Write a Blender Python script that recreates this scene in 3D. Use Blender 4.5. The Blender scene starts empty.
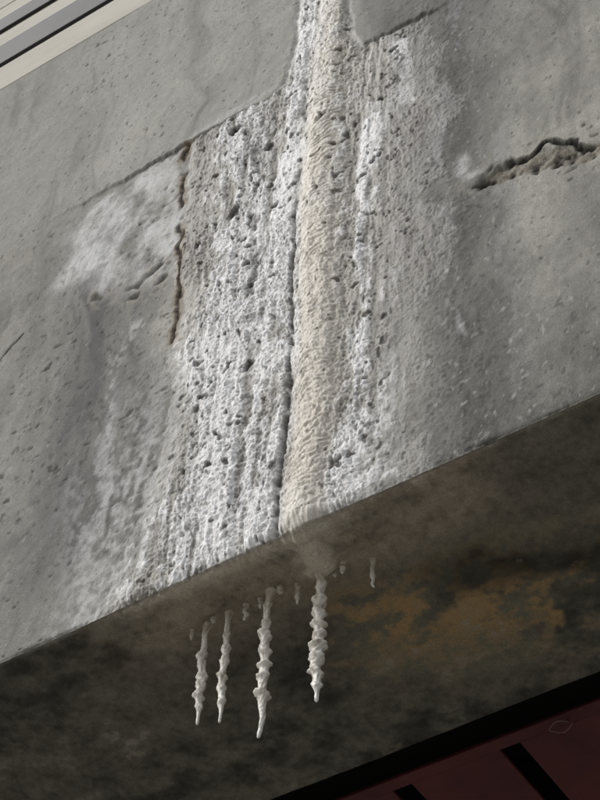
import bpy, math, numpy as np
from mathutils import Matrix, Vector

# ------------------------------------------------------------------ helpers
_tabs = {}
def _tab(seed):
    if seed not in _tabs:
        _tabs[seed] = np.random.default_rng(seed).random((256, 256)).astype(np.float32)
    return _tabs[seed]

def vn(x, y, seed=1):
    t = _tab(seed)
    xf = np.floor(x); yf = np.floor(y)
    xi = xf.astype(np.int32); yi = yf.astype(np.int32)
    fx = x - xf; fy = y - yf
    fx = fx*fx*(3-2*fx); fy = fy*fy*(3-2*fy)
    x0 = xi & 255; x1 = (xi+1) & 255; y0 = yi & 255; y1 = (yi+1) & 255
    return (t[x0, y0]*(1-fx)+t[x1, y0]*fx)*(1-fy)+(t[x0, y1]*(1-fx)+t[x1, y1]*fx)*fy

def fbm(x, y, seed=1, octv=4, gain=0.5):
    s = 0; a = 1; tot = 0
    c, sn = math.cos(0.6), math.sin(0.6)
    for i in range(octv):
        s = s + a*(vn(x+37.1*i, y+11.7*i, seed+i)-0.5); tot += a; a *= gain
        x, y = (c*x-sn*y)*2.03, (sn*x+c*y)*2.03
    return s/tot*2.0          # about -1..1

def sfbm(x, y, seed=1, octv=3, gain=0.55):
    """same but never rotated, so the anisotropy survives"""
    s = 0; a = 1; tot = 0
    for i in range(octv):
        s = s + a*(vn(x+37.1*i, y+11.7*i, seed+i)-0.5); tot += a; a *= gain
        x, y = x*2.03+.23*y, y*2.03
    return s/tot*2.0

def ss(a, b, x):
    t = np.clip((x-a)/(b-a), 0, 1)
    return t*t*(3-2*t)

def band(a0, a1, b0, b1, x):
    return ss(a0, a1, x)*(1-ss(b0, b1, x))

def g(x, c, w):
    return np.exp(-((x-c)/w)**2)

def pdist(x, y, pts):
    best = np.full(x.shape, 9.0)
    for (ax, ay), (bx, by) in zip(pts[:-1], pts[1:]):
        dx, dy = bx-ax, by-ay
        t = np.clip(((x-ax)*dx+(y-ay)*dy)/(dx*dx+dy*dy), 0, 1)
        best = np.minimum(best, np.hypot(x-ax-t*dx, y-ay-t*dy))
    return best

def mix(c, col, m):
    return c*(1-m[..., None])+np.array(col)*m[..., None]

# ------------------------------------------------------------------ surface description
# x runs along the beam, v is height on the face (v>0) and minus the depth on the soffit (v<0)
CRACK_R = [(.44, .90), (.47, .885), (.495, .925), (.55, .90), (.60, .885), (.65, .905), (.70, .865), (.745, .80)]
FLAKE_R = [(.50, .885), (.56, .865), (.62, .845), (.68, .83), (.73, .79)]
CRACK_L = [(-.435, 1.77), (-.42, 1.49), (-.40, 1.3), (-.385, 1.16), (-.38, .87)]
SPALL_L = [(-.67, 1.25), (-.63, 1.20), (-.58, 1.235), (-.53, 1.20), (-.46, 1.245)]
SPALL_L2 = [(-.54, 1.16), (-.50, 1.14), (-.45, 1.17), (-.43, 1.22)]
FAR_L = [(-1.0, 1.17), (-.95, 1.21), (-.91, 1.245)]
HOLES = [(-.25, 1.68, .028), (-.23, 1.28, .028), (.045, 1.48, .019), (-.14, 1.51, .019), (-.42, 1.74, .020),
         (.19, 1.18, .013), (-.14, .61, .014), (.28, .15, .012), (-.18, 1.40, .013), (-.30, 1.50, .010),
         (-.10, 1.22, .012), (.14, .95, .009), (-.17, 1.02, .014), (.22, .55, .010), (-.32, .62, .009), (-.44, .16, .016),
         (.21, 1.45, .012), (-.33, 1.22, .012), (.10, 1.90, .013), (.02, 2.05, .012)]

def neck_edges(x, v):
    w = .020*fbm(x*8, v*9, 22, 4)
    wid = .085*np.exp(-np.maximum(v-1.765, 0)/.060)
    return x+.080+w+wid, .098-x+w+wid*.7

def seam_off(x, v):
    return .010*fbm(x*6, v*0+3.3, 21, 2)+.014*fbm(x*45, v*30, 25, 3)

def upper_mask(x, v):
    m = ss(1.763, 1.774, v+seam_off(x, v))
    m = m*ss(-1.05, -.35, x)*(1-.6*ss(.30, .40, x))*(1-ss(.36, .5, x))
    a, b = neck_edges(x, v)
    neck = ss(-.012, .008, a)*ss(-.012, .008, b)
    return m*(1-neck)

def dashes(x, v, n1):
    a = vn(x*42+.8*n1, v*62, 301); b = vn(x*90, v*120, 303)
    den = fbm(x*2.3, v*1.9, 318, 2)
    return ss(.84, .95, .75*a+.25*b+.05*n1+.12*den)

def film_left(x, v, n1, n2, n3, st):
    """lime wash left of the run: ragged border, blotchy inside"""
    bx = x+.07*n1+.03*n2; bv = v+.06*n1+.05*n2
    a = ss(-.86, -.74, bx)*(1-ss(-.42, -.38, x))
    lowline = 1.20+.28*np.clip((-.45-x)/.4, 0, 1)
    b = ss(lowline-.12, lowline+.07, bv)*(1-ss(1.735, 1.765, v+seam_off(x, v)+.25*np.clip(-.62-x, 0, 1)))
    return a*b

def concrete_h(x, v):
    n1 = fbm(x*3, v*3, 101, 4)
    h = .0030*fbm(x*4, v*4, 31, 4)+.0013*fbm(x*40, v*36, 33, 4)
    face = (v > 0)
    h = h+np.where(face, .010*upper_mask(x, v), 0)
    h = h-.0028*dashes(x, v, n1)*face
    wx = .016*fbm(x*22, v*22, 41, 4); wy = .022*fbm(x*22, v*22, 46, 4)
    dr = pdist(x+wx, v+wy, CRACK_R)
    fl = 1-ss(.018, .046, pdist(x+1.4*wx, v+1.4*wy, FLAKE_R))
    rag = fbm(x*55, v*40, 48, 4)
    lay = np.floor((fbm(x*16, v*20, 52, 3)+1)*3.5)/3.5-1       # flaky, terraced break
    h = h+fl*face*(-.009+.009*rag+.011*lay)-.013*(1-ss(.002, .009, dr))*face*ss(-.45, -.1, fbm(x*12, v*12, 330, 2))
    dl = np.minimum(pdist(x+wx, v+wy, SPALL_L), pdist(x+wx, v+wy, SPALL_L2))
    h = h-(.006+.005*rag)*(1-ss(.004, .020, dl))*face*ss(-.55, -.1, fbm(x*14, v*14, 333, 2))
    dc = pdist(x+1.5*wx, v, CRACK_L)
    h = h-.008*(1-ss(.003, .009, dc))*ss(-.6, .0, fbm(x*3, v*12, 49, 3))*face
    df = pdist(x+.8*wx, v+.8*wy, FAR_L)
    h = h-.004*(1-ss(.001, .005, df))*face
    n2 = fbm(x*14, v*10, 105, 4)
    fm = film_left(x, v, n1, n2, 0, 0)*face
    h = h+.0020*fm*ss(-.4, .3, n2)
    grit = np.clip(band(.15, .30, .38, .54, x+.05*n1)+.8*band(-.62, -.46, -.40, -.30, x+.05*n1)*(1-ss(.7, 1.2, v))+.6*fm, 0, 1)*face
    h = h+grit*(.0038*np.abs(fbm(x*70, v*60, 341, 3))+.0012*fbm(x*30, v*12, 344, 3))
    return h

def left_edge(v):
    return np.interp(v, [-.2, 0, .13, .40, .57, .87, 1.16, 1.77], [-.42, -.49, -.44, -.37, -.345, -.375, -.41, -.43])
def right_edge(v):
    return np.interp(v, [-.2, 0, .08, .5, 1.2, 1.77], [.28, .34, .37, .40, .43, .43])

def dep_mask(x, v):
    """0..1 presence of crust"""
    e = .060*fbm(x*6, v*4, 51, 3)+.025*fbm(x*40, v*30, 54, 3)
    lo_l = x-left_edge(v)
    softl = np.interp(v, [0, .4, .9, 1.3, 1.77], [.20, .16, .09, .05, .04])
    low = ss(.0, 1.0, (lo_l+e*np.clip(softl*14, .3, 1))/softl)*ss(.0, .27, right_edge(v)-x+1.8*e)*(1-ss(1.750, 1.770, v+seam_off(x, v)))
    a, b = neck_edges(x, v)
    nk = ss(-.012, .03, a)*ss(-.012, .03, b)*(v > 1.70)
    nk = nk*(1-ss(2.6, 2.8, v))
    m = np.maximum(low, nk)
    under = (1-ss(.0, .05+.06*vn(x*14, x*0, 58), -v))
    tongue = g(x-.25*v+.010*fbm(x*30, v*30, 59, 3), .030, .030)*(1-ss(.11, .15, -v))
    m = np.where(v < 0, m*np.maximum(under*.8, np.clip(1.3*tongue, 0, 1)), m)
    return np.clip(m, 0, 1)

def dep_parts(x, v):
    m = dep_mask(x, v)
    w1 = fbm(x*4+9, v*2.5, 61, 3)
    w2 = fbm(x*16, v*11, 161, 3)
    xw = x+.012*w1+.009*w2
    rill = sfbm(xw*17, v*1.3, 62, 3)
    rill2 = sfbm(xw*45, v*3.2+.8*w2, 65, 3)
    rill3 = fbm(xw*85, v*22, 165, 2)
    rc = .045+.008*np.sin(v*3)
    fade = .60+.40*(1-ss(1.45, 1.75, v))
    xr = x+.010*w1+.004*w2
    ridge = np.exp(-np.abs((xr-rc)/.048)**2.6)*fade
    cn = fbm(x*3, v*14, 69, 3); cn2 = fbm(x*60, v*45, 169, 3)
    crev = g(xr+.006*cn+.008*cn2, -.022, .0065+.003*cn)*np.clip(band(-.5, -.02, .95, 1.2, v)*ss(-.85, -.2, cn+.4)+.55*ss(-.1, .4, cn), 0, 1)
    crev2 = g(xw+.014*cn+.014*cn2, np.interp(v, [.6, .74, 1.07, 1.5, 1.7], [-.12, -.12, -.15, -.17, -.18]), .012)*band(.6, .75, 1.5, 1.68, v)*ss(-.20, .20, fbm(x*20, v*16, 70, 3))
    wa = fbm(x*30, v*24, 76, 2)
    b1 = np.abs(fbm(xw*30+.9*wa, v*22+.8*wa, 71, 2))*2.0
    b2 = np.abs(fbm(xw*72+.9*wa+.4*v*60, v*58-.3*xw*60, 74, 2))*2.0
    b3 = np.abs(fbm(xw*140+60*v, v*115-50*xw, 77, 2))*2.0
    ph = v*255+20*fbm(x*9, v*9, 81, 3)+5*fbm(x*45, v*30, 181, 2)+60*np.abs(xr-rc)
    amp = ss(-.7, .3, fbm(x*12, v*9, 183, 3)+.1)
    rip = .5+amp*((np.sin(ph)*.5+.5)**.7-.5)
    fine = fbm(x*210, v*170, 78, 2)
    rg = ss(-.45, .45, fbm(x*5, v*3.0, 84, 3)+.05-.6*ss(.12, .30, x))     # rough / smooth parts
    pn = .55*vn(xw*55+15*v, v*36-12*xw, 87)+.45*vn(xw*105, v*80, 88)
    pit = ss(.70, .81, pn+.10*rill-.05*rg+.06*w2-.05*ridge)
    hole = np.zeros(x.shape)
    hw = .014*fbm(x*60, v*50, 91, 3)
    for hx, hz, r in HOLES:
        q = np.hypot((x-hx), (v-hz)*.75)+hw
        hole = np.maximum(hole, 1-ss(r*.45, r*.8, q))
    return dict(m=m, rill=rill, rill2=rill2, rill3=rill3, ridge=ridge, crev=crev, crev2=crev2, b1=b1, b2=b2, b3=b3, rip=rip,
                fine=fine, rg=rg, pit=pit, hole=hole, cn2=cn2, w2=w2)

def dep_h(x, v, P):
    m = P['m']; rw = np.clip(P['ridge']*1.15, 0, 1); rg = P['rg']
    t = .010+(.008*P['rill']+.0060*P['rill2'])*(1-.6*rw)+.0030*P['rill3']*(1-.5*rw)+.024*P['ridge']+.003*P['w2']
    bump = .0028*P['b1']+.0030*P['b2']+.0022*P['b3']
    t = t+bump*(.25+.75*rg*(1-.4*rw))*(1-.40*rw)+.0030*P['rip']*rw+.0010*P['rip']*(1-rw)*rg+.0013*P['fine']
    t = t-.014*P['crev']-.010*P['crev2']-.006*P['pit']
    t = t*m
    t = t-.018*P['hole']*m
    t = t*(1-.55*ss(.13, .32, x))
    t = np.where(v < 0, t*(1-.4*ss(0, .03, -v)), t)
    return np.maximum(t, -.003)

def colour(x, v, P):
    m = P['m']; ridge = P['ridge']
    n1 = fbm(x*3, v*3, 101, 4); n2 = fbm(x*14, v*10, 105, 4); n3 = fbm(x*70, v*55, 109, 3)
    st = sfbm(x*22+2*n1, v*1.6, 113, 4)                     # run-down streaks
    st2 = sfbm(x*9+n1, v*1.0, 117, 4)
    n4 = fbm(x*1.3+5, v*1.0, 121, 3)
    c = np.ones(x.shape+(3,))*np.array([.300, .292, .266])
    up = ss(1.70, 1.80, v)
    c = c*(1+.28*n1+.24*n2+.18*n3+.18*n4)[..., None]
    c = mix(c, (.345, .340, .318), .50*up*(1-.4*ss(.1, .3, x)))
    # grey weathering on each side of the run
    dk = band(.25, .38, .43, .60, x+.05*n1)*(1-.1*ss(1.4, 1.9, v))
    c = mix(c, (.100, .098, .095), np.clip(.62*dk+.6*dk*st+.35*dk*n2, 0, 1))
    dkc = g(x+.02*n1, .415, .038)
    c = mix(c, (.080, .078, .076), np.clip(.50*dkc+.5*dkc*n2+.3*dkc*st, 0, 1))
    dl = band(-1.05, -.60, -.43, -.36, x+.10*n1+.10*(v-.6))*band(.0, .3, 1.55, 1.78, v)
    c = mix(c, (.120, .119, .116), np.clip(.62*dl+.7*dl*st2+.4*dl*st+.3*dl*n2, 0, 1))
    low = (1-ss(.0, .50, v+.15*n1))*ss(.30, .50, x)
    c = mix(c, (.095, .092, .082), np.clip(.70*low+.7*low*n2, 0, 1))
    lowl = (1-ss(.0, .26, v+.10*n2))*(1-ss(-.62, -.50, x))
    c = mix(c, (.15, .145, .128), np.clip(.5*lowl+.7*lowl*st, 0, 1))
    ur = ss(.08, .25, x)*ss(1.40, 1.85, v)
    c = mix(c, (.150, .148, .14), np.clip(.65*ur+.5*ur*n2, 0, 1))
    c = mix(c, (.11, .106, .098), np.clip(ss(.05, .6, -st2)*.38+ss(.2, .7, -st)*.30, 0, 1))
    c = mix(c, (.43, .42, .395), np.clip(ss(.15, .6, st2+.5*n1)*.28, 0, 1)*(1-dk)*(1-dl))
    # pits, specks, scratches
    c = mix(c, (.080, .075, .067), .78*dashes(x, v, n1))
    sp = .5*vn(x*150, v*110, 305)+.5*vn(x*80, v*52, 306)
    c = mix(c, (.09, .085, .078), .65*ss(.75, .85, sp+.07*n1+.12*low+.08*dl+.10*dk))
    sp2 = .5*vn(x*170, v*100, 307)+.5*vn(x*95, v*60, 308)
    c = mix(c, (.45, .44, .42), .45*ss(.82, .92, sp2+.16*low*ss(.0, .5, n2+.3)+.06*dk))
    hl = np.abs(fbm(x*5+n2*.15, v*4, 311, 3))
    c = mix(c, (.10, .095, .085), .45*(1-ss(.0, .006, hl))*ss(.15, .4, vn(x*2.3, v*2.1, 315)-.35))
    # seam crack, with the shadow line below the raised layer painted in
    sm = g(v+seam_off(x, v), 1.761, .007)*band(-1.0, -.35, .36, .45, x)
    c = mix(c, (.05, .047, .042), .8*sm*(1-m)*(1-.6*ss(.1, .12, x)))
    # lime film
    rg2 = ss(-.5, .5, n3+.4)
    filmL = film_left(x, v, n1, n2, n3, st)
    fl = np.clip(filmL*(.48+1.0*np.clip(n2+.35*n3+.5*st+.05, -.6, 1)), 0, 1)
    fl = np.maximum(fl, .95*g(pdist(x+.03*n2, v+.03*n1, [(-.68, 1.66), (-.74, 1.55), (-.79, 1.41)])+.015*n3, 0, .034)*rg2)
    fl = np.maximum(fl, .6*g(pdist(x+.06*n2, v, [(-.55, 1.0), (-.55, .62), (-.50, .3)])+.03*n2, 0, .035)*ss(-.2, .7, n3+st))
    fl = np.maximum(fl, .75*band(-.72, -.46, -.40, -.33, x+.06*n2)*(1-ss(.3, 1.0, v))*ss(-.4, .5, st+.6*n3))
    fl = np.maximum(fl, .70*g(pdist(x+.03*n2, v+.03*n2, [(.44, 1.02), (.425, .95), (.44, .925)]), 0, .022)*rg2)
    fl = np.maximum(fl, .5*g(pdist(x, v, [(-.09, 1.8), (-.2, 1.80), (-.42, 1.785)])+.02*n2, 0, .014)*rg2)
    fl = np.maximum(fl, .5*band(.30, .40, .44, .60, x+.05*n2)*band(.0, .3, 1.6, 1.9, v)*ss(.0, .8, st+.5*n2+.3*n3))
    c = mix(c, (.55, .555, .55), np.clip(fl, 0, 1)*(v > 0))
    wx = .016*fbm(x*22, v*22, 41, 4); wy = .022*fbm(x*22, v*22, 46, 4)
    rag = fbm(x*55, v*40, 48, 4)
    lay = fbm(x*16, v*20, 52, 3)
    dr = pdist(x+wx, v+wy, CRACK_R)
    flk = 1-ss(.018, .046, pdist(x+1.4*wx, v+1.4*wy, FLAKE_R))
    c = mix(c, (.36, .34, .30), .30*g(dr, .024, .016)*ss(-.2, .4, rag))
    c = mix(c, (.15, .135, .11), .80*flk)
    c = mix(c, (.035, .031, .026), .9*flk*ss(-.05, .20, -rag-.4*lay))
    c = mix(c, (.28, .26, .215), .6*flk*ss(.15, .45, rag+lay))
    c = mix(c, (.016, .014, .012), .95*(1-ss(.004, .013, dr+.004*rag))*ss(-.45, -.1, fbm(x*12, v*12, 330, 2)))
    dl3 = np.minimum(pdist(x+wx, v+wy, SPALL_L), pdist(x+wx, v+wy, SPALL_L2))
    c = mix(c, (.33, .30, .255), .5*g(dl3, .02, .016)*ss(-.3, .3, rag))
    c = mix(c, (.07, .062, .05), .85*(1-ss(.003, .016, dl3))*ss(-.55, -.1, fbm(x*14, v*14, 333, 2)))
    df = pdist(x+.8*wx, v+.8*wy, FAR_L)
    c = mix(c, (.04, .036, .03), .8*(1-ss(.001, .006, df+.003*rag)))
    # ---- crust
    cr = np.ones(x.shape+(3,))*np.array([.42, .402, .37])
    cr = cr*(1+.20*n1+.22*n2+.16*n3)[..., None]
    region = np.clip(.90*g(x, -.12, .15)*(.60+.40*(1-ss(1.3, 1.7, v)))+.6*g(x, .165, .045)*(1-ss(1.3, 1.6, v))+.6*g(x, -.25, .10)*(1-ss(.7, 1.0, v))
                    +.9*g(pdist(x+.03*n2, v, [(.27, 1.68), (.295, 1.38)]), 0, .028)+.6*(1-ss(.0, .12, v))*band(-.3, -.2, .2, .3, x)
                    +.65*ss(1.75, 2.0, v)*g(x, .0, .07)+.45*g(x, .26, .06)*(1-ss(.2, .8, v)), 0, 1)
    top = .45*P['b1']+.40*P['b2']+.25*P['b3']              # raised grains go whiter
    wv = ss(.10, .74, .74*region+.55*P['rill']+.45*P['rill2']+.30*P['rill3']+.55*n2+.30*(top-.45)+.30*n3+.2*P['w2'])
    cr = mix(cr, (.82, .825, .83), .94*wv)
    rw = np.clip(ridge*1.15, 0, 1)
    rt = ss(.13, .30, x)
    cr = mix(cr, (.225, .217, .20), np.clip(.80*rt-.7*wv*region+.3*n2, 0, 1))
    lt = (1-ss(-.36, -.22, x))*ss(.7, 1.2, v)
    cr = mix(cr, (.27, .255, .235), np.clip(.70*lt-.45*wv+.35*n2*lt, 0, 1))
    cav = (1-ss(.0, .28, P['b1']))*.45+(1-ss(.0, .25, P['b2']))*.5
    cr = mix(cr, (.20, .185, .16), np.clip(.62*cav*(1-.3*rw)*(.30+.70*P['rg']), 0, 1))
    cr = mix(cr, (.16, .148, .13), np.clip(.65*ss(.10, .55, -P['rill2']-.4*P['rill']+.4*n3+.2*n2)*(1-.6*rw), 0, 1))
    cr = mix(cr, (.78, .735, .65), .86*rw*np.clip(1-.45*np.clip(n2+.3*n3+.1, 0, 1)-.25*cav, 0, 1))
    cr = mix(cr, (.45, .40, .33), .35*(1-P['rip'])*rw)
    cr = mix(cr, (.075, .065, .052), .85*P['pit'])
    s4 = .5*vn(x*130+30*v, v*80-30*x, 351)+.5*vn(x*230, v*150, 352)
    cr = mix(cr, (.10, .09, .075), .70*ss(.69, .82, s4-.05*rw+.08*rt+.05*n2))
    cr = mix(cr, (.075, .067, .056), np.clip(.90*P['crev']*ss(-.8, .1, P['cn2'])+.75*P['crev2'], 0, 1))
    cr = mix(cr, (.030, .026, .022), .92*P['hole'])
    mm = np.clip(ss(.05, .85, m+.30*n3*(m > .02)+.25*n2*(m > .02)), 0, 1)*(m > .001)
    c = c*(1-mm[..., None])+cr*mm[..., None]
    dc = pdist(x+1.5*wx, v, CRACK_L); cg = ss(-.6, .0, fbm(x*3, v*12, 49, 3))*(v > 0)
    c = mix(c, (.22, .165, .10), .60*(1-ss(.008, .026, dc+.006*rag))*cg)
    c = mix(c, (.04, .032, .024), .85*(1-ss(.002, .009, dc+.004*rag))*cg)
    # ---- soffit
    y = -v
    s1 = fbm(x*5, v*9, 131, 4); s2 = fbm(x*18, v*26, 135, 4); s3 = fbm(x*80, v*80, 139, 3)
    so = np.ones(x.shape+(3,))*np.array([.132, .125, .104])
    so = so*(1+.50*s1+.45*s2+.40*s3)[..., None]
    near = (1-ss(.06, .28, y+.10*s1+.05*s2))*band(-.60, -.36, .32, .50, x)
    so = mix(so, (.37, .32, .255), np.clip(.8*near+.5*near*s2+.35*near*s3, 0, 1))
    so = mix(so, (.20, .20, .145), np.clip(.7*g(y, .42, .18)*band(-.4, .1, .8, 1., x)*ss(-.3, .5, s1-.4*s2), 0, 1))
    och = g(y-.30-.25*(x-.1)+.06*s1, .06, .13)*band(-.20, .05, .75, 1.0, x)
    so = mix(so, (.36, .25, .125), np.clip(1.1*och*ss(-.20, .45, s2+.6*s1+.35*s3), 0, 1))
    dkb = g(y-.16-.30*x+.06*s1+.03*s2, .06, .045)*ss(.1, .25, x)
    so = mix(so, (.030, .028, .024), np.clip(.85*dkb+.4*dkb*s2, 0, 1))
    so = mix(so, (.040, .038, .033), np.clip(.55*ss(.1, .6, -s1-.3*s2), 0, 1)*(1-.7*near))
    so = mix(so, (.32, .31, .265), np.clip(.6*ss(.25, .55, s2+.3*s3)*ss(-.1, .4, s1)*ss(.2, .35, y), 0, 1))
    crk = np.abs(fbm(x*4+.2*s2, v*7, 361, 3))
    so = mix(so, (.26, .23, .17), .6*(1-ss(.0, .02, crk))*ss(-.1, .4, s2)*ss(.2, .3, y))
    so = mix(so, (.66, .61, .52), .85*mm)
    edge = (1-ss(.0, .010, y+.004*s3))
    so = mix(so, (.28, .26, .22), .5*edge)
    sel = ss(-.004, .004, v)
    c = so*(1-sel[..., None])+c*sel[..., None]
    return np.clip(c, .01, .84)

# ------------------------------------------------------------------ mesh building
def place(X, V, H):
    a = np.clip((.014-V)/.028, 0, 1)*math.pi/2      # normal turns round the arris
    px = X; py = np.where(V < 0, -V, 0.0); pz = np.where(V > 0, V, 0.0)
    chip = .003+.006*np.clip(fbm(X*18, V*0, 401, 4)*2, 0, 1)
    rnd = chip*np.exp(-(V/.008)**2)
    return np.stack([px, py-(H-rnd)*np.cos(a), pz-(H-rnd)*np.sin(a)], -1)

def grid_mesh(name, co, col, keep=None):
    ny, nx = co.shape[:2]
    idx = np.arange(ny*nx).reshape(ny, nx)
    q = np.stack([idx[:-1, :-1], idx[:-1, 1:], idx[1:, 1:], idx[1:, :-1]], -1).reshape(-1, 4)
    if keep is not None:
        q = q[keep.reshape(-1)]
    used = np.unique(q)
    remap = np.zeros(ny*nx, np.int64); remap[used] = np.arange(len(used))
    q = remap[q]
    co = co.reshape(-1, 3)[used]; col = col.reshape(-1, 3)[used]
    me = bpy.data.meshes.new(name)
    me.vertices.add(len(co)); me.vertices.foreach_set("co", co.astype(np.float32).ravel())
    me.loops.add(len(q)*4); me.loops.foreach_set("vertex_index", q.astype(np.int32).ravel())
    me.polygons.add(len(q)); me.polygons.foreach_set("loop_start", np.arange(0, len(q)*4, 4, dtype=np.int32))
    me.update(calc_edges=True)
    me.polygons.foreach_set("use_smooth", np.ones(len(q), bool))
    at = me.attributes.new("col", 'FLOAT_COLOR', 'POINT')
    at.data.foreach_set("color", np.concatenate([col, np.ones((len(col), 1))], 1).astype(np.float32).ravel())
    ob = bpy.data.objects.new(name, me); bpy.context.collection.objects.link(ob)
    return ob

def attr_mat(name, rough, bumps, spec=.3, var=.25):
    m = bpy.data.materials.new(name); m.use_nodes = True
    nt = m.node_tree; N = nt.nodes; L = nt.links
    b = N["Principled BSDF"]; b.inputs["Roughness"].default_value = rough
    b.inputs["Specular IOR Level"].default_value = spec
    a = N.new("ShaderNodeAttribute"); a.attribute_name = "col"
    tc = N.new("ShaderNodeTexCoord")
    n = N.new("ShaderNodeTexNoise"); n.inputs["Scale"].default_value = 260; n.inputs["Detail"].default_value = 2
    n.inputs["Roughness"].default_value = .7
    L.new(tc.outputs["Object"], n.inputs["Vector"])
    mr = N.new("ShaderNodeMapRange"); mr.inputs["From Min"].default_value = .3; mr.inputs["From Max"].default_value = .7
    mr.inputs["To Min"].default_value = 1-var; mr.inputs["To Max"].default_value = 1+var
    L.new(n.outputs["Fac"], mr.inputs["Value"])
    vm = N.new("ShaderNodeVectorMath"); vm.operation = 'SCALE'
    L.new(a.outputs["Color"], vm.inputs[0]); L.new(mr.outputs["Result"], vm.inputs["Scale"])
    L.new(vm.outputs["Vector"], b.inputs["Base Color"])
    prev = None
    for sc, st, dist in bumps:
        nn = N.new("ShaderNodeTexNoise"); nn.inputs["Scale"].default_value = sc; nn.inputs["Detail"].default_value = 3
        nn.inputs["Roughness"].default_value = .65
        L.new(tc.outputs["Object"], nn.inputs["Vector"])
        bp = N.new("ShaderNodeBump"); bp.inputs["Strength"].default_value = st; bp.inputs["Distance"].default_value = dist
        L.new(nn.outputs["Fac"], bp.inputs["Height"])
        if prev: L.new(prev.outputs["Normal"], bp.inputs["Normal"])
        prev = bp
    L.new(prev.outputs["Normal"], b.inputs["Normal"])
    return m

def simple_mat(name, col, rough=.7, scale=8, var=.2, metal=0, bump=.1, stretch=(1, 1, 1)):
    m = bpy.data.materials.new(name); m.use_nodes = True
    nt = m.node_tree; N = nt.nodes; L = nt.links
    b = N["Principled BSDF"]; b.inputs["Roughness"].default_value = rough; b.inputs["Metallic"].default_value = metal
    tc = N.new("ShaderNodeTexCoord"); mp = N.new("ShaderNodeMapping"); mp.inputs["Scale"].default_value = stretch
    n = N.new("ShaderNodeTexNoise"); n.inputs["Scale"].default_value = scale; n.inputs["Detail"].default_value = 6
    n.inputs["Roughness"].default_value = .6
    L.new(tc.outputs["Object"], mp.inputs["Vector"]); L.new(mp.outputs["Vector"], n.inputs["Vector"])
    r = N.new("ShaderNodeValToRGB")
    r.color_ramp.elements[0].position = .3; r.color_ramp.elements[1].position = .7
    r.color_ramp.elements[0].color = (*[c*(1-var) for c in col], 1)
    r.color_ramp.elements[1].color = (*[c*(1+var) for c in col], 1)
    L.new(n.outputs["Fac"], r.inputs["Fac"]); L.new(r.outputs["Color"], b.inputs["Base Color"])
    bp = N.new("ShaderNodeBump"); bp.inputs["Strength"].default_value = bump; bp.inputs["Distance"].default_value = .01
    L.new(n.outputs["Fac"], bp.inputs["Height"]); L.new(bp.outputs["Normal"], b.inputs["Normal"])
    return m

def box(name, x0, x1, y0, y1, z0, z1, mat, parent=None, bevel=0):
    vs = [(x, y, z) for x in (x0, x1) for y in (y0, y1) for z in (z0, z1)]
    fs = [(0, 1, 3, 2), (4, 6, 7, 5), (0, 4, 5, 1), (2, 3, 7, 6), (0, 2, 6, 4), (1, 5, 7, 3)]
    me = bpy.data.meshes.new(name); me.from_pydata(vs, [], fs); me.materials.append(mat)
    ob = bpy.data.objects.new(name, me); bpy.context.collection.objects.link(ob)
    if parent: ob.parent = parent
    if bevel:
        b = ob.modifiers.new("bevel", 'BEVEL'); b.width = bevel; b.segments = 2
    return ob

def empty(name):
    e = bpy.data.objects.new(name, None); bpy.context.collection.objects.link(e); return e

m_conc = attr_mat("weathered_concrete", .92, [(180, .35, .004)], .2, .22)
m_crust = attr_mat("calcite_crust", .62, [(320, .45, .004)], .4, .22)

# ---- concrete beam
beam = empty("concrete_beam")
xs = np.concatenate([np.linspace(-12, -1.80, 40), np.arange(-1.75, 1.1, .0032), np.linspace(1.15, 12, 40)])
vs = np.concatenate([np.arange(-.675, -.03, .004), np.arange(-.03, .03, .0015), np.arange(.03, 2.82, .0042), [2.82]])
Xg, Vg = np.meshgrid(xs, vs)
P = dep_parts(Xg, Vg)
H = concrete_h(Xg, Vg)
C = colour(Xg, Vg, P)
ob = grid_mesh("beam_face_and_soffit", place(Xg, Vg, H), C)
ob.data.materials.append(m_conc); ob.parent = beam
m_plain = simple_mat("plain_concrete", (.26, .25, .23), .9, 6, .2)
box("beam_top", -12, 12, -.0, .675, 2.818, 2.826, m_plain, beam)
box("beam_back", -12, 12, .66, .676, .004, 2.816, m_plain, beam)
box("beam_end_left", -12.02, -12, 0, .675, 0, 2.82, m_plain, beam)
box("beam_end_right", 12, 12.02, 0, .675, 0, 2.82, m_plain, beam)

# ---- calcite deposit
xs = np.arange(-.66, .54, .0015)
vs = np.concatenate([np.arange(-.16, -.02, .0024), np.arange(-.02, .02, .0013), np.arange(.02, 2.50, .0023)])
Xg, Vg = np.meshgrid(xs, vs)
P = dep_parts(Xg, Vg)
T = dep_h(Xg, Vg, P)
H = concrete_h(Xg, Vg)
C = colour(Xg, Vg, P)
mx = np.maximum(np.maximum(T[:-1, :-1], T[1:, 1:]), np.maximum(T[:-1, 1:], T[1:, :-1]))
keep = (mx > .0004) | ((P['m'][:-1, :-1] > .3))
ob = grid_mesh("calcite_deposit", place(Xg, Vg, H+np.where(P['m'] > .3, np.maximum(T, .0006), T)), C, keep)
ob.data.materials.append(m_crust)

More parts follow.
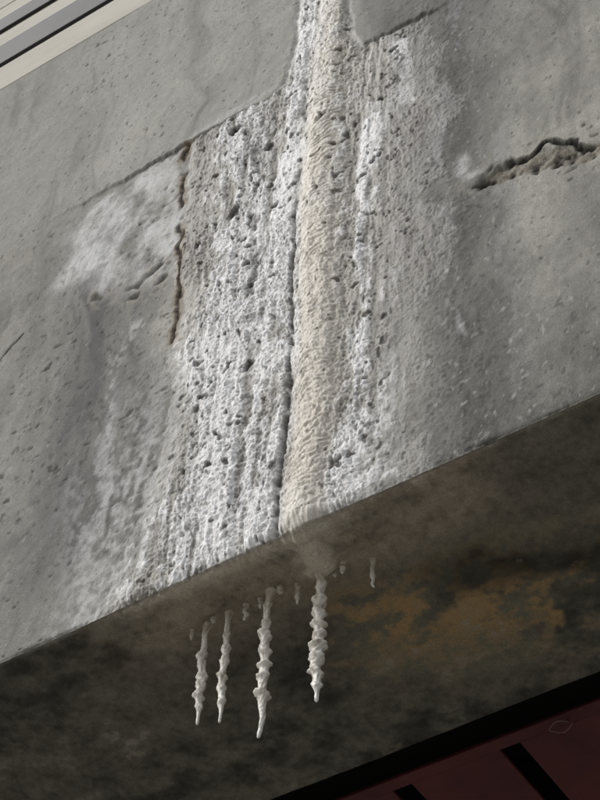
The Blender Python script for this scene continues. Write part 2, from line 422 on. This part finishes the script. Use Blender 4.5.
# ---- stalactites
m_stal = attr_mat("stalactite_calcite", .36, [(300, .30, .002)], .5, .16)
LOB = {1: [(.33, .6), (.42, .35), (.55, .5), (.63, .4), (.74, .7), (.84, .4)],
       2: [(.22, .3), (.36, .5), (.47, .4), (.60, .65), (.70, .35), (.82, .55)],
       3: [(.10, .2), (.24, .4), (.33, .7), (.43, .55), (.52, .6), (.61, .45), (.73, .85), (.96, .25)],
       4: [(.12, .35), (.24, .6), (.33, .5), (.42, .65), (.50, .5), (.60, .7), (.69, .55), (.78, .6), (.88, .5)]}
def stalactite(x, y, L, r, seed, lean=0.0, stub=False):
    rng = np.random.default_rng(seed)
    n = max(20, int(L/.0018)); k = 28
    t = np.linspace(0, 1, n); s = t*L
    lob = np.zeros(n)
    if stub:
        prof = .85-.40*t+1.5*np.exp(-s/.006)
        lob = .35*np.exp(-((s-L*.6)/.008)**2)
    else:
        prof = .60+.28*ss(.0, .45, t)-.25*ss(.75, 1, t)
        prof = prof+1.3*np.exp(-s/.009)
        for f, a in LOB[seed]:
            w = rng.uniform(.0055, .009)
            lob = np.maximum(lob, a*np.exp(-(np.abs(s-L*f)/w)**2.0))
    rad = r*(prof*.76+lob*.80)
    if not stub:
        rad = rad*np.interp(L-s, [0, .006, .022, .04, .08], [.46, .58, .54, .74, 1.0])
    rad = rad*np.interp(L-s, [0, .002, .005], [.05, .7, 1.0])
    ox = .35*r*np.interp(s, np.linspace(0, L, 9), rng.uniform(-1, 1, 9))+lean*s
    oy = .30*r*np.interp(s, np.linspace(0, L, 9), rng.uniform(-1, 1, 9))
    ang = np.linspace(0, 2*math.pi, k, endpoint=False)
    A, S = np.meshgrid(ang, s)
    tilt = .35*r*np.cos(A+S*40+seed)
    S2 = S+tilt
    radA = np.interp(S2, s, rad)
    radA = np.where(L-S < .012, rad[:, None], radA)
    nz = fbm(np.cos(A)*1.6+5*seed, S*60+np.sin(A)*1.6, 200+seed, 3)
    nz2 = fbm(np.cos(A)*4+9*seed, S*230+np.sin(A)*4, 230+seed, 2)
    R = radA*(1+.26*nz+.18*nz2)
    co = np.stack([x+ox[:, None]+R*np.cos(A), y+oy[:, None]+R*np.sin(A), .006-S], -1)
    dirt = np.clip(.7*fbm(np.cos(A)*2+3*seed, S*70+np.sin(A)*2, 260+seed, 3)+.25, 0, 1)
    col = np.ones(co.shape)*np.array([.80, .775, .71])
    col = mix(col, (.32, .27, .20), np.clip(dirt*1.3-.35*(nz > 0.1), 0, 1))
    col = mix(col, (.82, .81, .78), np.clip(ss(L-.10, L, S)*.7, 0, 1))
    col = mix(col, (.42, .37, .30), np.clip(1-S/.04, 0, 1)*.85)
    if stub:
        col = mix(col, (.42, .38, .32), np.full(S.shape, .35))
    verts = list(map(tuple, co.reshape(-1, 3)))
    faces = [(i*k+j, (i+1)*k+j, (i+1)*k+(j+1) % k, i*k+(j+1) % k) for i in range(n-1) for j in range(k)]
    faces.append(tuple((n-1)*k+j for j in reversed(range(k))))
    me = bpy.data.meshes.new("stalactite"); me.from_pydata(verts, [], faces)
    for p in me.polygons: p.use_smooth = True
    at = me.attributes.new("col", 'FLOAT_COLOR', 'POINT')
    at.data.foreach_set("color", np.concatenate([col.reshape(-1, 3), np.ones((n*k, 1))], 1).astype(np.float32).ravel())
    me.materials.append(m_stal)
    o = bpy.data.objects.new("stalactite", me); bpy.context.collection.objects.link(o)
    return o
stalactite(-.295, .131, .276, .0112, 1)
stalactite(-.233, .123, .306, .0102, 2)
stalactite(-.129, .117, .394, .0126, 3)
stalactite(-.008, .123, .357, .0150, 4, .0)
for i, (x, y, L, r) in enumerate([(-.067, .131, .060, .0075), (.047, .123, .040, .0075), (.102, .150, .084, .0072),
                                  (-.191, .124, .052, .0075), (-.330, .127, .036, .006), (-.27, .12, .024, .006),
                                  (-.10, .115, .030, .007), (.02, .135, .026, .006), (-.155, .125, .034, .006)]):
    stalactite(x, y, L, r, 10+i, 0, True)

# ---- red steel ceiling behind the beam
m_red = simple_mat("dark_red_paint", (.095, .017, .020), .6, 5, .45)
m_dark = simple_mat("recess_shade_black", (.02, .019, .018), .8, 5, .2)  # near-black: the shade of the recess is put into the colour
ceil = empty("red_steel_ceiling")
box("edge_strip", -12, 12, 1.066, 1.105, .300, .312, m_red, ceil, .003)
k = 0
xx = -.083-.305*38
while xx < 11.8:
    box("plank_%d" % k, xx, xx+.250, 1.107, 3.5, .303, .315, m_red, ceil, .003)
    xx += .305; k += 1
box("black_recess_sheet", -12, 12, .68, 3.55, .62, .66, m_dark, ceil)  # black sheet added so the gap and slots look unlit
for i in range(6):
    box("cross_bearer_%d" % i, -12, 12, 1.5+.35*i, 1.56+.35*i, .36, .60, m_dark, ceil)

# small loop of wire hanging under the ceiling
cu = bpy.data.curves.new("wire_loop", 'CURVE'); cu.dimensions = '3D'; cu.bevel_depth = .0016
sp = cu.splines.new('NURBS'); pts = []
for i in range(14):
    a = i/13*math.pi*1.75+.4
    pts.append((.040+.030*math.cos(a), 1.085+.018*math.sin(a), .283+.004*math.sin(3*a), 1))
pts.append((.055, 1.09, .303, 1))
sp.points.add(len(pts)-1)
for p, q in zip(sp.points, pts): p.co = q
sp.use_endpoint_u = True
wl = bpy.data.objects.new("wire_loop", cu); bpy.context.collection.objects.link(wl)
cu.materials.append(simple_mat("old_wire", (.24, .15, .14), .6, 30, .2))

# ---- railing on top of the beam
m_rail = simple_mat("dark_grey_rail_paint", (.030, .030, .033), .6, 10, .2)
rail = empty("metal_railing")
for j, (a, b) in enumerate([(3.09, 3.24), (3.37, 3.47)]):
    box("rail_%d" % j, -12, 12, .02, .035, a, b, m_rail, rail, .004)
for i in range(10):
    xx = -9.85+2.4*i
    box("post_%d" % i, xx, xx+.06, .037, .097, 2.827, 3.5, m_rail, rail, .004)

# ---- pale building behind
m_wall = simple_mat("pale_render", (.48, .46, .405), .85, 1.2, .10, stretch=(1, 1, 3))
m_win = simple_mat("window_glass", (.03, .035, .04), .15, 3, .2)
bld = empty("pale_building")
box("core", -14, 14, 3.8, 14, -4.5, 20, m_wall, bld)
z = -4.4
k = 0
while z < 19.9:
    box("cladding_%d" % k, -14.02, 14.02, 3.75, 3.80, z, z+.585, m_wall, bld, .008)
    z += .6; k += 1
for fl in range(2):
    for i in range(9):
        x0 = -12.8+3*i
        box("window_%d_%d" % (fl, i), x0, x0+1.4, 3.735, 3.79, -3.2+fl*7.2, -1.6+fl*7.2, m_win, bld)
box("parapet", -14.1, 14.1, 3.70, 14.1, 20, 20.4, m_wall, bld)

# ---- piers and ground
for px in (-9.5, 8.8):
    pr = empty("concrete_pier")
    box("shaft", px, px+.8, .04, .62, -4.4, -.35, m_plain, pr, .02)
    box("cap", px-.25, px+1.05, .0, .66, -.345, -.004, m_plain, pr, .02)
    box("base", px-.2, px+1.0, -.1, .8, -4.5, -4.39, m_plain, pr, .02)
m_gr = simple_mat("paving", (.22, .21, .188), .9, 3, .25)
me = bpy.data.meshes.new("ground"); me.from_pydata([(-300, -300, -4.5), (300, -300, -4.5), (300, 300, -4.5), (-300, 300, -4.5)], [], [(0, 1, 2, 3)])
me.materials.append(m_gr); go = bpy.data.objects.new("ground", me); bpy.context.collection.objects.link(go)

# ------------------------------------------------------------------ camera
Xc = Vector((4422, 2120, 2000)).normalized()
Zc = Vector((100.6, 1677, -2000)).normalized()
Yc = Zc.cross(Xc).normalized()
R = Matrix((Xc, Yc, Zc))
cam = bpy.data.cameras.new("camera"); co = bpy.data.objects.new("camera", cam); bpy.context.collection.objects.link(co)
co.matrix_world = Matrix.Translation((1.6301, -2.2406, -2.8849)) @ R.to_4x4()
cam.sensor_fit = 'VERTICAL'; cam.sensor_height = 24; cam.lens = 24*2000/800
cam.clip_start = .05; cam.clip_end = 1000
bpy.context.scene.camera = co

# ------------------------------------------------------------------ light
w = bpy.data.worlds.new("World"); bpy.context.scene.world = w; w.use_nodes = True
N = w.node_tree.nodes; L = w.node_tree.links
sky = N.new("ShaderNodeTexSky"); sky.sky_type = 'NISHITA'; sky.sun_disc = False
d = Vector((-.70, -.66, .90)).normalized()            # towards the sun
el = math.asin(d.z); az = math.atan2(d.x, d.y)
sky.sun_elevation = el; sky.sun_rotation = az
sky.dust_density = 3
hs = N.new("ShaderNodeHueSaturation"); hs.inputs["Saturation"].default_value = .30
L.new(sky.outputs["Color"], hs.inputs["Color"]); L.new(hs.outputs["Color"], N["Background"].inputs["Color"])
N["Background"].inputs["Strength"].default_value = .15
sun = bpy.data.lights.new("sun", 'SUN'); sun.energy = 1.35; sun.angle = math.radians(32); sun.color = (1, .975, .94)
so = bpy.data.objects.new("sun", sun); bpy.context.collection.objects.link(so)
so.rotation_euler = d.to_track_quat('Z', 'Y').to_euler()
sc = bpy.context.scene
sc.view_settings.view_transform = 'Standard'; sc.view_settings.look = 'None'; sc.view_settings.exposure = 0
